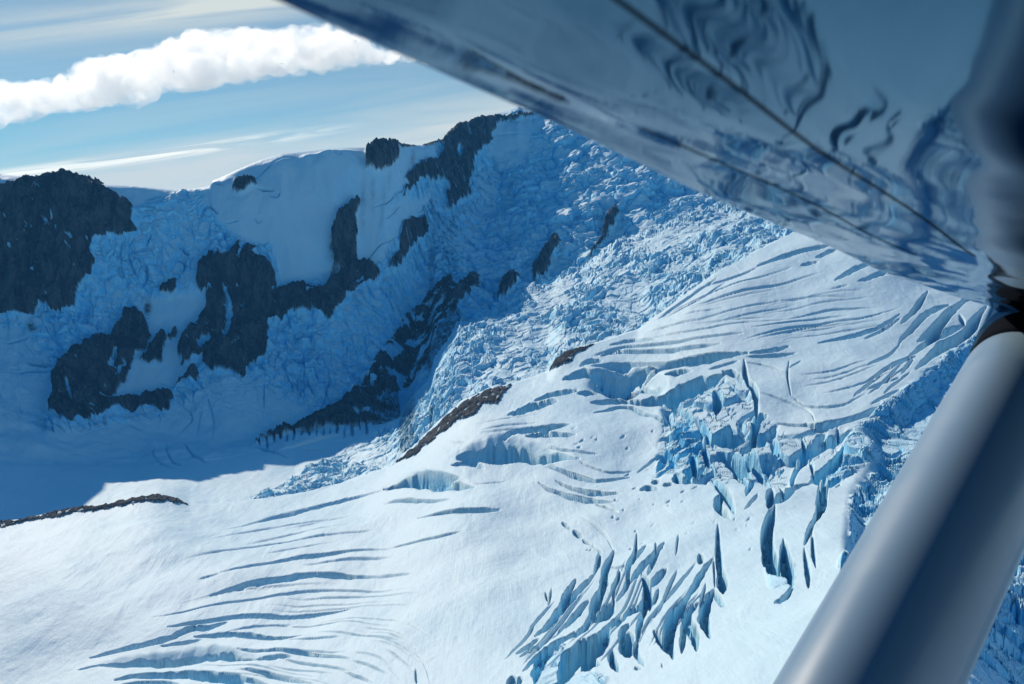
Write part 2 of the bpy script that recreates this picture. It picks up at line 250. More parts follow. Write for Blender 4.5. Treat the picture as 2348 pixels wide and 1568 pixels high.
# ---- rocks and crevasses of the near slope
rock1 = canvas()
poly(rock1, 4, [(920,1130),(1005,1060),(1100,960),(1230,840),(1340,720),(1420,660),(1600,560),(1755,540),(1755,572),(1710,620),(1650,680),(1560,690),(1520,740),(1490,765),(1390,800),(1340,855),(1265,900),(1185,975),(1110,1035),(1000,1080)])
poly(rock1, 4, [(2000,478),(2030,380),(2120,315),(2200,300),(2350,260),(2260,325),(2200,350),(2150,400),(2080,430)])
poly(rock1, 5, [(-200,440),(0,450),(150,440),(430,380),(750,340),(860,320),(950,290),(1060,280),(1170,300),(1260,362),(1170,350),(1000,344),(850,374),(780,386),(600,412),(400,444),(270,466),(100,500),(0,516),(-200,530)])
cr1 = canvas(2)
S = lambda n, w, *p: stroke(cr1, n, p, w)
for n, w, *p in (
  (5,5,(1475,535),(1900,420),(2347,330)),(4,16,(0,1480),(300,1420),(550,1360),(900,1280)),(4,62,(900,1275),(1100,1240),(1300,1225),(1500,1240)),(4,40,(980,1245),(1200,1200),(1400,1190)),
  (5,5,(1400,600),(1900,500),(2347,440),(2530,405)),(5,4,(1930,520),(2347,440)),(5,7,(1270,717),(1760,650),(2347,592),(2600,550)),(5,5,(1760,712),(2260,650)),
  (5,16,(1480,840),(1800,770),(2347,720),(2640,700)),(5,5,(1330,868),(1480,845)),(5,10,(2600,702),(2850,640),(3117,567)),(5,9,(2040,787),(2347,770),(2632,752)),
  (5,24,(1410,958),(1700,890),(2000,850),(2347,850),(2580,850)),(5,6,(2500,850),(2777,832)),(5,8,(1020,1088),(1640,985),(2050,930),(2347,930),(2797,932)),
  (5,6,(1900,972),(2347,968),(2887,970)),(5,22,(1120,1152),(1500,1100),(1900,1080),(2347,1055),(2452,1048)),(5,28,(600,1355),(900,1280),(1150,1210),(1250,1170)),(5,26,(1140,1205),(1280,1160),(1400,1150),(1520,1122)),
  (5,14,(1075,1262),(1350,1220)),(5,30,(1300,1200),(1500,1205),(1650,1215),(1850,1235),(2040,1230)),(5,7,(1530,1187),(1750,1150),(1980,1130)),(5,6,(1760,1140),(1980,1145),(2347,1165),(2747,1240)),
  (5,5,(2050,1125),(2347,1138),(2597,1160),(2747,1210),(2887,1275)),(5,62,(650,1425),(1000,1375),(1300,1335),(1500,1335),(1650,1380),(1850,1410)),(5,10,(515,1460),(700,1410)),(5,30,(1600,1380),(1780,1400),(1950,1392)),
  (5,26,(1590,1300),(1800,1340),(2100,1380),(2347,1425)),(5,7,(2070,1218),(2347,1260),(2547,1295),(2727,1370),(2837,1440)),(5,9,(1910,1260),(2050,1275),(2300,1278)),
  (5,58,(770,1530),(950,1495),(1250,1490),(1500,1515),(1800,1575)),(5,22,(1600,1468),(1800,1505),(2100,1575)),(5,34,(820,1565),(1100,1555),(1200,1568)),(5,44,(1280,1535),(1450,1535),(1650,1575)),
  (5,12,(1900,1410),(2347,1500)),(5,6,(1800,1455),(2050,1490),(2250,1520)),(5,6,(1960,1345),(2200,1370),(2347,1375)),(5,20,(1170,1412),(1250,1395),(1380,1390)),
  (6,5,(0,1380),(200,1420),(350,1560)),(6,6,(240,1370),(330,1420),(440,1500)),(6,8,(0,1430),(150,1470),(260,1520)),(6,10,(-40,1500),(100,1545),(160,1575)),(6,4,(400,1350),(490,1430),(540,1568)),(6,12,(440,1480),(445,1568)),
  (6,15,(230,385),(450,350),(680,322)),(6,28,(455,465),(700,430),(1010,403)),
  (6,26,(680,120),(800,90),(900,108)),(6,58,(720,75),(850,50),(1050,50),(1230,40)),(6,30,(1100,30),(1330,20),(1540,35)),
  (6,24,(1250,40),(1400,110),(1550,160),(1700,175),(1880,140)),(6,10,(1540,50),(1650,90),(1750,110),(1900,90)),(6,32,(1380,190),(1500,240),(1650,275),(1810,290)),(6,30,(1265,215),(1350,260),(1550,310),(1770,350)),(6,12,(1650,350),(1800,420)),
  (6,18,(1420,460),(1480,500)),(6,24,(1495,515),(1560,545)),(6,16,(1560,560),(1620,600)),(6,14,(1600,590),(1690,660)),(6,8,(1540,425),(1700,530),(1770,650)),(6,26,(1770,640),(1740,740),(1700,860)),
  (6,14,(1980,290),(2050,285)),(6,30,(1945,285),(2000,270),(2070,290)),(6,24,(2100,265),(2160,250)),(6,40,(2030,225),(2070,220)),(6,40,(2180,200),(2200,225)),(6,34,(2230,240),(2290,215)),(6,34,(2160,215),(2230,240)),
  (10,40,(1520,140),(1500,330),(1440,460),(1430,600),(1330,720)),(10,36,(1610,250),(1500,390),(1440,480)),(10,34,(1360,460),(1340,560),(1300,640),(1310,760)),(10,14,(1260,455),(1360,460),(1440,440)),
  (10,66,(1310,270),(1230,450),(1200,640),(1110,760),(1080,900)),(10,42,(1780,255),(1720,330),(1560,470),(1440,600)),(10,48,(1800,450),(1640,590)),(10,90,(1560,500),(1620,600),(1600,740),(1500,790),(1380,880)),
  (10,16,(1700,240),(1690,330)),(10,30,(1730,330),(1620,510)),
  (10,36,(1180,270),(1150,420),(1120,520)),(10,58,(1120,520),(980,660),(800,830),(660,990),(560,1060)),(10,50,(950,560),(860,700),(790,830)),(10,16,(750,760),(560,950),(500,1060),(280,1340)),
  (10,40,(600,1080),(480,1200),(390,1280)),(10,44,(1070,740),(950,860),(840,980)),(10,25,(620,1150),(520,1230),(420,1310)),(10,60,(1180,700),(1050,940),(1000,1020),(820,1130),(640,1260),(450,1450)),
  (10,30,(900,900),(760,1040),(600,1200),(480,1350)),(10,14,(720,640),(690,800)),(10,22,(660,680),(690,760)),
  (10,110,(1300,740),(1230,830),(1110,910)),(10,60,(1200,640),(1100,860)),(10,180,(1250,960),(1180,1130),(1050,1230),(900,1350),(830,1500),(800,1600)),(10,80,(1420,860),(1240,990)),
  (10,50,(1670,650),(1600,800),(1550,950),(1520,1150)),(10,120,(1480,1060),(1410,1150),(1450,1270)),(10,60,(1450,960),(1400,1020),(1350,1100)),(10,80,(1290,1200),(1290,1300),(1340,1430)),
  (10,56,(1530,1100),(1510,1220),(1590,1370)),(10,30,(1500,1400),(1560,1390)),
  (10,50,(2230,340),(2110,490),(2020,620),(1940,740)),(10,110,(2020,640),(1900,800),(1840,930),(1820,1100),(1860,1290)),(10,100,(1680,1030),(1760,1110),(1850,1250)),
  (10,22,(2080,370),(1900,560),(1780,700),(1720,830),(1600,1000)),(10,22,(1900,440),(1800,620),(1760,720)),(10,100,(2100,720),(2010,800),(1990,880),(2060,1050),(2080,1210)),(10,55,(1950,910),(1960,1000),(1940,1230)),
  (10,22,(2170,530),(2110,740)),(10,95,(2250,580),(2180,700),(2150,880),(2210,1080)),(10,16,(2240,320),(2255,560)),(10,40,(1730,600),(1650,760),(1640,820)),
  (10,14,(1910,180),(1885,350)),(10,10,(1755,1330),(1757,1380)),(10,50,(2120,330),(2115,370)),(10,90,(2320,430),(2330,620)),(10,60,(2250,600),(2340,740)),
  (10,90,(560,1580),(600,1400),(720,1240),(830,1210)),(10,60,(300,1580),(380,1510)),(10,50,(390,1580),(440,1520)),(10,60,(1060,1280),(1150,1250),(1260,1130)),(10,80,(1000,1420),(1100,1340),(1180,1350)),(10,40,(540,1500),(560,1430)),
  # block field
  (8,90,(1170,1080),(1120,1250),(1160,1420),(1260,1500)),(8,80,(1230,1280),(1250,1400),(1290,1540)),(8,50,(1150,960),(1130,1100)),(8,60,(1130,1070),(1230,1020),(1310,930),(1420,870)),(8,50,(1400,880),(1560,760),(1650,640)),
  (8,62,(1510,820),(1490,1000),(1470,1130),(1420,1220)),(8,30,(1430,1190),(1370,1310)),(8,22,(1420,1240),(1430,1340),(1450,1440)),(8,34,(1370,1330),(1390,1430),(1400,1560)),(8,30,(1300,1540),(1240,1620),(1170,1650)),
  (8,100,(-60,190),(100,190),(250,190),(400,200)),(8,34,(270,110),(330,180),(420,220)),(8,64,(270,310),(450,290),(650,215),(850,165)),(8,40,(-60,320),(150,300),(280,325),(470,345)),(8,26,(-40,390),(170,355),(300,410),(440,460)),
  (8,26,(440,150),(520,152),(600,135)),(8,50,(280,90),(560,75),(850,45),(990,30)),(8,20,(-60,100),(150,70),(280,60)),(8,12,(980,60),(1150,40),(1310,10)),(8,12,(730,130),(930,90)),(8,30,(820,150),(930,190),(950,240)),
  (8,38,(965,80),(980,200),(1040,310),(1050,450)),(8,20,(655,190),(680,240),(720,290)),(8,46,(500,340),(620,440),(700,530),(770,620)),(8,60,(765,280),(790,330),(780,400)),(8,50,(690,600),(720,700),(770,820)),
  (8,70,(750,570),(870,575),(990,555)),(8,46,(1010,440),(1040,500),(1020,620)),(8,90,(790,650),(900,720),(1010,790)),(8,60,(900,620),(1010,700),(1100,800),(1140,880)),(8,70,(560,850),(640,840),(720,820)),(8,44,(620,680),(640,800)),
  (8,50,(1060,560),(1130,580),(1210,680)),(8,40,(1120,440),(1060,460),(1050,560)),(8,22,(1200,490),(1360,515),(1500,520),(1780,440),(1900,400)),(8,28,(1110,550),(1250,590),(1500,545),(1840,430)),(8,50,(1260,720),(1350,680),(1560,620),(1700,560)),
  (8,18,(1490,530),(1520,630)),(8,16,(1590,540),(1600,600)),(8,40,(1350,590),(1375,700),(1300,800),(1290,900)),(8,20,(1410,700),(1430,820)),(8,60,(1420,830),(1530,790),(1640,690)),(8,9,(1270,70),(1255,200),(1280,330)),(8,10,(1350,80),(1270,150)),
  (8,8,(1280,330),(1400,390),(1600,390),(1780,330)),(8,7,(1050,310),(1250,360),(1400,420),(1440,500)),(8,7,(980,100),(1100,115),(1230,160)),(8,40,(790,1190),(800,1400),(830,1560)),(8,62,(750,860),(830,980),(900,1120)),(8,50,(830,990),(790,1080),(870,1150)),
  (8,30,(350,430),(450,470),(570,460)),(8,40,(450,330),(520,330),(500,400)),(8,12,(560,350),(660,300)),(8,12,(620,390),(720,370)),(8,60,(900,790),(950,860),(980,920)),(8,40,(1030,850),(1000,960),(980,1020)),(8,14,(970,1100),(1060,1010)),
  (8,40,(490,700),(430,720),(380,800)),(8,30,(500,570),(570,620),(640,620)),(8,10,(250,770),(420,660)),(8,22,(1080,710),(1200,750),(1240,730)),(8,30,(1210,920),(1230,1000)),(8,60,(1430,870),(1540,900),(1620,850)),
  # high slope
  (7,26,(1390,615),(1620,545),(1900,470)),(7,18,(1780,565),(1860,530),(1925,500)),(7,12,(1680,615),(1800,590)),(7,24,(1910,715),(2050,650),(2190,600)),(7,15,(2100,720),(2280,650)),(7,9,(2060,725),(2310,665)),(7,5,(1510,828),(1750,805),(2000,808)),(7,5,(1880,768),(2000,745)),
  (7,6,(700,980),(900,880),(1200,760),(1620,630)),(7,6,(900,920),(1300,790),(1830,660)),(7,12,(1120,690),(960,800),(720,970)),(7,7,(1180,720),(1000,850),(760,960)),(7,10,(1000,760),(1300,660),(1400,620)),(7,5,(620,1060),(850,1010),(1100,965)),(7,5,(650,1090),(1000,1040),(1400,970)),(7,4,(860,960),(1150,905)),
  (7,14,(400,1140),(560,1105),(720,1090)),(7,14,(280,1210),(500,1150),(900,1110),(1290,1070)),(7,16,(340,1205),(420,1180),(530,1180)),(7,22,(400,1180),(830,1165),(1140,1145)),(7,24,(200,1275),(260,1245),(350,1230)),
  (7,7,(1300,1110),(1600,1020),(1900,960),(2120,940),(2347,870)),(7,7,(1600,950),(1850,885),(2190,865)),(7,7,(1350,1030),(1780,940),(2010,920)),(7,6,(1400,1100),(1750,1000),(2000,975)),(7,22,(1800,1115),(2100,1040),(2250,990),(2347,920)),(7,14,(2110,1080),(2250,1020),(2347,950)),
  (7,40,(640,1290),(900,1260),(1150,1230),(1330,1200)),(7,20,(1330,1205),(1480,1180),(1605,1140)),(7,12,(1330,1235),(1500,1220),(1655,1185)),(7,32,(90,1365),(250,1320),(450,1300),(740,1250)),(7,22,(770,1328),(860,1320),(950,1310)),
  (7,12,(2130,1300),(2240,1230),(2347,1120)),(7,10,(2120,1420),(2347,1290)),(7,10,(2100,1480),(2347,1400)),(7,10,(2150,1568),(2347,1480)),(7,8,(1000,1240),(600,1240),(400,1245)),
  (4,54,(1730,770),(1850,725),(1960,690),(2060,670)),(4,30,(1910,660),(2050,620),(2200,580)),(4,34,(1690,910),(1800,880),(2000,850),(2150,815)),(4,26,(1850,905),(2000,890),(2190,885)),(4,26,(1930,1060),(2050,1110),(2347,1185)),
  (4,90,(1390,1070),(1600,1000),(1750,980),(1900,1010),(2150,1030)),(4,24,(1370,1125),(1460,1095),(1560,1095)),(4,44,(2100,520),(2250,480),(2400,490)),(4,4,(1550,905),(1740,875)),(4,4,(1350,970),(1460,962)),(4,4,(1500,1220),(1730,1195)),
  (4,30,(2200,600),(2347,590)),(4,20,(2230,420),(2347,385)),(4,12,(2000,960),(2150,990),(2347,1005)),
  (11,40,(20,1090),(150,950),(260,790)),(11,50,(0,1260),(150,1100),(280,980),(450,920)),(11,14,(120,1110),(270,960)),(11,80,(170,1250),(330,1130),(500,960),(600,900)),(11,60,(100,1380),(350,1200),(580,1120)),(11,40,(-60,1520),(150,1400)),(11,30,(540,1040),(590,1110)),
  (11,100,(150,1568),(350,1350),(600,1180),(780,960)),(11,60,(560,900),(700,840),(760,900)),(8,14,(1790,130),(1960,0)),(8,10,(1790,250),(2000,90),(2140,0)),(8,10,(1850,310),(2040,100)),(8,12,(1700,340),(1900,200)),(8,8,(1800,330),(2050,150)),(8,8,(1900,330),(2080,190)),(8,20,(2020,200),(2100,80)),
):
    stroke(cr1, n, p, w, seed=len(p))
# scattered small holes along the sunny rim
rs = np.random.RandomState(4)
for k in range(110):
    u, v = rs.rand(2); x = 1290+u*430; y = 980+v*300
    if rs.rand() < .5: x, y = 1900+u*330, 1010-u*330+v*70+60
    if y < 640: continue
    l = 4+rs.rand()*9; stroke(cr1, 0, [(x, y), (x+l, y-l*(.2+.5*rs.rand()))], 0.6+rs.rand()*1.4)
# long hairlines following the slope
def hair(n, a, b, c, k, dx, dy, w=3.2):
    for i in range(k):
        ox, oy = dx*i+rs.randn()*25, dy*i+rs.randn()*8; f0 = rs.rand()*.3; q = []
        for p_ in (a, b, c): q.append((p_[0]+ox, p_[1]+oy))
        q[0] = (q[0][0]+(q[1][0]-q[0][0])*f0, q[0][1]+(q[1][1]-q[0][1])*f0); stroke(cr1, n, q, w+rs.rand()*2)
hair(5, (1500,660), (1900,575), (2300,520), 2, 60, 0); hair(5, (1150,1000), (1700,900), (2300,885), 2, 80, 20); hair(5, (1700,1010), (2100,1000), (2700,1012), 2, 90, 26)
hair(6, (0,1200), (250,1250), (430,1330), 4, 15, 34, 3.4); hair(5, (1300,1420), (1700,1455), (2200,1560), 3, 60, 28)
hair(7, (800,960), (1200,840), (1500,760), 3, 70, 45, 2.4); hair(7, (1300,880), (1700,800), (2100,760), 2, 60, 40, 2.4); hair(7, (1500,1060), (1900,990), (2250,950), 2, 60, 24, 2.6); hair(7, (900,1010), (1250,960), (1500,930), 2, 50, 22, 2.4)
hair(10, (1480,330), (1250,760), (900,1200), 7, 40, 25, 9); hair(10, (1900,560), (1650,900), (1500,1200), 6, 60, -10, 9); hair(10, (1150,560), (850,900), (560,1300), 6, -28, 20, 8)
hair(8, (1300,200), (1550,150), (1800,60), 4, 40, 40, 3); hair(4, (1500,860), (1750,800), (1950,770), 3, 40, 30, 3)
blk1 = canvas()       # big tilted ice blocks in the middle of the slope
poly(blk1, 8, [(430,330),(620,200),(760,190),(960,250),(1060,420),(1250,560),(1330,700),(1270,900),(1130,900),(900,940),(760,900),(560,890),(370,820),(420,560)])
poly(blk1, 8, [(1230,560),(1650,560),(1560,700),(1300,760)], .6)
blk1 = blur(blk1, 6)
ser1 = canvas()       # shattered ground of the near slope
poly(ser1, 8, [(2500,-100),(2330,40),(2100,250),(1880,400),(1730,520),(1600,680),(1500,830),(1560,900),(1650,850),(1800,720),(1900,680),(1760,880),(1690,960),(1660,1100),(1680,1280),(1600,1420),(1640,1568),(1700,1900),(3200,2600),(3200,-100)])
poly(ser1, 10, [(540,1700),(600,1400),(700,1250),(830,1180),(860,1330),(780,1500),(950,1500),(1100,1420),(1250,1500),(1150,1700)])
poly(ser1, 8, [(480,480),(620,420),(700,620),(640,850),(430,860),(350,800),(430,640)], .6)
poly(ser1, 8, [(1100,1380),(1300,1400),(1290,1560),(1150,1560)], 0.9)
ser1 = blur(ser1, 4)
tr1 = canvas(); poly(tr1, 8, [(2500,0),(2330,120),(2100,330),(1880,470),(1780,560),(1900,680),(1760,900),(1720,1000),(1690,1300),(1660,1500),(1750,1900),(3200,2600),(3200,0)]); tr1 = blur(tr1, 14)
tr1b = canvas()
for n, w, *p in ((4,70,(900,1275),(1100,1240),(1300,1225),(1500,1240)),(4,110,(1390,1070),(1600,1000),(1750,980),(1900,1010),(2150,1030)),(5,80,(650,1425),(1000,1375),(1300,1335),(1500,1335),(1850,1410)),(7,150,(250,1390),(450,1350),(640,1340),(780,1420))):
    stroke(tr1b, n, p, w, 14)
tr1b = blur(tr1b, 3)
cr1 = blur(cr1, 1)

# ------------------------------------------------------------------ base surface: profile knots per column
xk = lambda pts: (lambda x: np.interp(x, [p[0] for p in pts], [p[1] for p in pts]))
crest = xk([(-900,1330),(-200,1225),(0,1197),(51,1193),(147,1171),(256,1157),(325,1141),(362,1137),(400,1143),(434,1156),(478,1158),(581,1147),(684,1131),(752,1119),(812,1101),(887,1076),(916,1052),(949,1026),(993,985),(1031,948),(1058,927),(1120,893),(1173,883),(1222,866),(1257,851),(1274,825),(1298,806),(1325,801),(1381,784),(1463,756),(1534,702),(1586,664),(1637,628),(1705,592),(1740,572),(1825,531),(1900,495),(2100,410),(2347,340),(3300,200)])
s2r = xk([(-900,1120),(0,1110),(300,1095),(500,1080),(573,1075),(676,1063),(744,1037),(826,1000),(881,980),(915,958),(949,905),(983,872),(997,815),(1051,744),(1140,714),(1178,687),(1216,663),(1261,654),(1312,627),(1350,603),(1398,572),(1483,531),(1551,507),(1610,488),(1685,469),(1800,440),(2000,400),(3300,250)])
ridge = xk([(-900,120),(-400,120),(-200,190),(-60,315),(-12,394),(0,398),(44,403),(50,407),(137,407),(150,404),(171,404),(188,411),(232,422),(308,426),(376,433),(410,436),(455,431),(482,426),(487,414),(506,407),(560,382),(598,367),(649,352),(735,343),(802,338),(840,338),(855,333),(881,331),(915,330),(963,333),(1000,323),(1014,320),(1028,301),(1050,290),(1072,280),(1120,265),(1154,256),(1188,244),(1198,248),(1245,250),(1300,222),(1400,165),(1560,110),(1700,70),(2000,40),(2347,20),(3300,20)])  # left of frame raised to shadow the valley floor, hidden right part shaped for sun
def zof(py, Y): return Y*np.tan(np.arctan((CY-py)/FPX)-PITCH)
# columns
cols = np.concatenate([np.linspace(-900, -40, 60, endpoint=False), np.arange(-40, 2390, 1.3), np.linspace(2392, 3400, 60)])
NC = len(cols)
Yc = xk([(-900,1150),(0,1220),(500,1260),(1000,1350),(1170,1390),(1400,1450),(1830,1620),(2347,1720),(3300,1800)])
Y5 = xk([(-900,1550),(0,1600),(600,1700),(900,1790),(1150,1850),(1400,2000),(1800,2320),(2347,2600),(3300,2700)])
Y6 = xk([(-900,1800),(0,1800),(600,1990),(900,2260),(1150,2620),(1400,2950),(1700,3150),(2347,3250),(3300,3300)])
Y8 = xk([(-900,2000),(0,2020),(500,2250),(900,2460),(1150,2820),(1400,3200),(1700,3400),(2347,3550),(3300,3600)])
Y10 = xk([(-900,2600),(0,2650),(500,2850),(800,3020),(900,3100),(1000,3650),(1080,4100),(1170,4280),(1250,4350),(1400,4450),(1700,4550),(2347,4600),(3300,4600)])
r8 = xk([(-900,1010),(0,1010),(300,1045),(500,1020),(700,970),(860,960),(915,958)])
def sm(a, k=41):
    b = a[60:-60].copy(); pad = np.pad(b, k//2, mode='edge'); b = np.convolve(pad, np.hanning(k)/np.hanning(k).sum(), 'valid'); a[60:-60] = b; return a
Yc_, Y5_, Y6_, Y8_, Y10_ = [sm(f(cols), 101) for f in (Yc, Y5, Y6, Y8, Y10)]
cr_, s2_, rg_ = sm(crest(cols), 17), sm(s2r(cols), 9), sm(ridge(cols), 3)
o = np.ones(NC)
Yn0 = xk([(-900,250),(1173,250),(2347,170),(3300,150)])(cols); Yb = sm(xk([(-900,880),(0,820),(500,700),(1173,570),(1700,430),(2347,310),(3300,260)])(cols), 301)
knots = []
knots.append((Yn0, sm(xk([(-900,-300),(1173,-255),(2347,-160),(3300,-150)])(cols), 301)))                                         # below the frame
knots.append((Yb, zof(1600, Yb)))
crS_ = sm(crest(cols), 221)
f = .42; Ym = Yb+(Yc_-Yb)*f; rm = 1600+(crS_-1600)*sm(xk([(-900,.62),(0,.62),(900,.57),(1500,.50),(2347,.46),(3300,.46)])(cols), 301)
knots.append((Ym, zof(rm, Ym)))
knots.append((Yc_, zof(crS_, Yc_)))
z5 = zof(cr_+10, Y5_); knots.append((Yc_+.45*(Y5_-Yc_), .5*(z5+zof(cr_, Yc_))-45))
knots.append((Y5_, z5))
z6 = zof(s2_, Y6_); knots.append((Y6_, z6))
occ = smooth(905, 985, cols); r8_ = r8(cols)*(1-occ)+(s2_+5)*occ
z8 = zof(r8_, Y8_)
knots.append((Y6_+.4*(Y8_-Y6_), (z6+.4*(z8-z6))*(1-occ)+occ*(np.minimum(z6, z8)-38)))
knots.append((Y8_, z8))
h9 = xk([(-900,.45),(0,.45),(400,.47),(800,.50),(1150,.52),(1300,.60),(1500,.62),(3300,.6)])(cols)
Y9 = Y8_+.55*(Y10_-Y8_); r9 = r8_+h9*(rg_-r8_); 
r9 = sm(r9, 61); knots.append((Y9, zof(r9, Y9)))
knots.append((Y10_, zof(rg_, Y10_)))
knots.append((Y10_+500, zof(rg_, Y10_)-190))
KY = np.array([k[0] for k in knots]); KZ = np.array([k[1] for k in knots])
def pchip_eval(Yk, Zk, i, t, fd=False):
    """monotone cubic on interval i at parameter t (n,) for all columns"""
    h = np.diff(Yk, axis=0); d = np.diff(Zk, axis=0)/h
    m = np.zeros_like(Zk); m[0] = d[0]; m[-1] = d[-1]
    w1 = 2*h[1:]+h[:-1]; w2 = h[1:]+2*h[:-1]
    with np.errstate(divide='ignore', invalid='ignore'):
        mm = (w1+w2)/(w1/d[:-1]+w2/d[1:])
    m[1:-1] = np.where(d[:-1]*d[1:] > 0, mm, 0)
    if fd: m[1:-1] = (d[:-1]*h[1:]+d[1:]*h[:-1])/(h[1:]+h[:-1]); m[3] = d[2]
    t = t[:, None]; hh = h[i]
    Y = Yk[i]+t*hh
    Z = (2*t**3-3*t**2+1)*Zk[i]+(t**3-2*t**2+t)*hh*m[i]+(-2*t**3+3*t**2)*Zk[i+1]+(t**3-t**2)*hh*m[i+1]
    return Y, Z
def section(i0, i1, rows):
    """rows x columns samples, spread so that every row spans a similar height of view"""
    Ys, Zs = [], []
    for i in range(i0, i1):
        t = np.linspace(0, 1, 60, endpoint=(i == i1-1)); a, b = pchip_eval(KY, KZ, i, t, i1 == 3); Ys.append(a); Zs.append(b)
    Ys = np.vstack(Ys); Zs = np.vstack(Zs)
    res = zof(cr_, Yc_)-zof(crS_, Yc_)              # crest detail, fading in over the last stretch
    if i0 == 0: Zs = Zs+res*smooth(0, 1, (Ys-(Yc_-90))/90)
    if i0 == 3: Zs = Zs+res*(1-smooth(0, 1, (Ys-Yc_)/((Y5_-Yc_)*.45)))
    row = CY-FPX*np.tan(np.arctan(Zs/Ys)+PITCH)
    m = np.abs(np.diff(row, axis=0))+0.02*np.diff(Ys, axis=0)
    c = np.vstack([np.zeros((1, NC)), np.cumsum(m, axis=0)]); c /= c[-1]
    q = np.linspace(0, 1, rows); Yo = np.empty((rows, NC)); Zo = np.empty((rows, NC))
    for j in range(NC):
        Yo[:, j] = np.interp(q, c[:, j], Ys[:, j]); Zo[:, j] = np.interp(Yo[:, j], Ys[:, j], Zs[:, j])
    py = CY-FPX*np.tan(np.arctan(Zo/Yo)+PITCH)
    b = (CY-py)/FPX
    X = (cols-CX)/FPX*Yo/(math.cos(PITCH)+b*math.sin(PITCH))
    return X, Yo, Zo, np.broadcast_to(cols, Yo.shape), py

def build(name, P, attrs, mat):
    r, c = P.shape[:2]
    me = bpy.data.meshes.new(name)
    idx = np.arange(r*c, dtype=np.int32).reshape(r, c)
    q = np.stack([idx[:-1, :-1], idx[:-1, 1:], idx[1:, 1:], idx[1:, :-1]], -1).reshape(-1, 4)
    me.vertices.add(r*c); me.vertices.foreach_set('co', P.reshape(-1).astype(np.float32))
    me.loops.add(q.size); me.loops.foreach_set('vertex_index', q.reshape(-1))
    me.polygons.add(len(q)); me.polygons.foreach_set('loop_start', np.arange(0, q.size, 4, dtype=np.int32))
    me.polygons.foreach_set('loop_total', np.full(len(q), 4, np.int32))
    me.update(calc_edges=True)
    me.polygons.foreach_set('use_smooth', np.ones(len(q), bool))
    for k, v in attrs.items():
        a = me.attributes.new(k, 'FLOAT', 'POINT'); a.data.foreach_set('value', v.reshape(-1).astype(np.float32))
    me.materials.append(mat)
    ob = bpy.data.objects.new(name, me); sc.collection.objects.link(ob); return ob
def normals(P):
    du = np.gradient(P, axis=1); dv = np.gradient(P, axis=0); n = np.cross(du, dv); n /= np.linalg.norm(n, axis=-1, keepdims=True)+1e-9
    n[n[..., 2] < 0] *= -1; return n

# ------------------------------------------------------------------ terrain material
def terrain_material(name):
    m = bpy.data.materials.new(name); m.use_nodes = True; t = m.node_tree; t.nodes.clear(); N = NT(t)
    pos = N.n('ShaderNodeNewGeometry').outputs['Position']
    at = lambda k: N.n('ShaderNodeAttribute', attribute_name=k).outputs['Fac']
    ice, rock, dirt = at('ice'), at('rock'), at('dirt')
    big = N.noise(pos, 0.004, 5, 0.6)
    snow = N.mix(N.mapr(big, 0.35, 0.7), (0.52, 0.69, 0.765, 1), (0.60, 0.735, 0.785, 1))
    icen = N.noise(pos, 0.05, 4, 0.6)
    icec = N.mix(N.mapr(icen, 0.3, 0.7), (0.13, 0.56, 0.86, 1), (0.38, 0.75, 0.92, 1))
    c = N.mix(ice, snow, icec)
    dn = N.math('MULTIPLY', dirt, N.mapr(N.noise(pos, 0.05, 6, 0.7), 0.3, 0.62))
    c = N.mix(dn, c, (0.075, 0.075, 0.09, 1))
    st = N.n('ShaderNodeMapping', {'Vector': pos, 'Scale': (1.0, 1.0, 0.25)}).outputs[0]
    rn = N.noise(st, 0.03, 8, 0.7); rn2 = N.noise(pos, 0.12, 6, 0.7)
    rc = N.mix(N.mapr(rn, 0.42, 0.60), (0.016, 0.027, 0.042, 1), (0.085, 0.092, 0.105, 1))
    rc = N.mix(N.math('MULTIPLY', N.mapr(rn2, 0.52, 0.66), 0.5), rc, (0.125, 0.11, 0.105, 1))
    c = N.mix(rock, c, rc)
    rough = N.mapr(rock, 0, 1, 0.62, 0.9)
    # wind-carved streaks + grain as bump
    sm_ = N.n('ShaderNodeMapping', {'Vector': pos, 'Rotation': (0, 0, R(-38)), 'Scale': (0.55, 0.035, 0.3)}).outputs[0]
    h1 = N.noise(sm_, 0.9, 5, 0.6); h2 = N.noise(pos, 0.12, 6, 0.65); h3 = N.noise(pos, 0.5, 5, 0.7)
    sm4 = N.n('ShaderNodeMapping', {'Vector': pos, 'Rotation': (0, 0, R(20)), 'Scale': (1.0, 0.4, 1.0)}).outputs[0]
    hs = N.math('ADD', N.math('MULTIPLY', h1, 0.38), N.math('ADD', N.math('MULTIPLY', h2, 0.9), N.math('MULTIPLY', N.noise(sm4, 0.035, 3, 0.5, 1.0), 2.0)))
    hr = N.math('ADD', N.math('MULTIPLY', rn, 14.0), N.math('MULTIPLY', N.math('ADD', rn2, h3), 4.0))
    hi = N.math('MULTIPLY', N.math('ADD', h3, N.math('MULTIPLY', icen, 3.0)), 0.9)
    h = N.math('ADD', hs, N.math('ADD', N.math('MULTIPLY', rock, hr), N.math('MULTIPLY', ice, hi)))
    bmp = N.n('ShaderNodeBump', {'Height': h, 'Distance': 1.0, 'Strength': 0.9}).outputs[0]
    bs = N.n('ShaderNodeBsdfPrincipled', {'Base Color': c, 'Roughness': rough, 'Normal': bmp, 'Specular IOR Level': 0.25})
    N.n('ShaderNodeOutputMaterial', {'Surface': bs.outputs[0]}); return m
MT = terrain_material('glacier_surface')

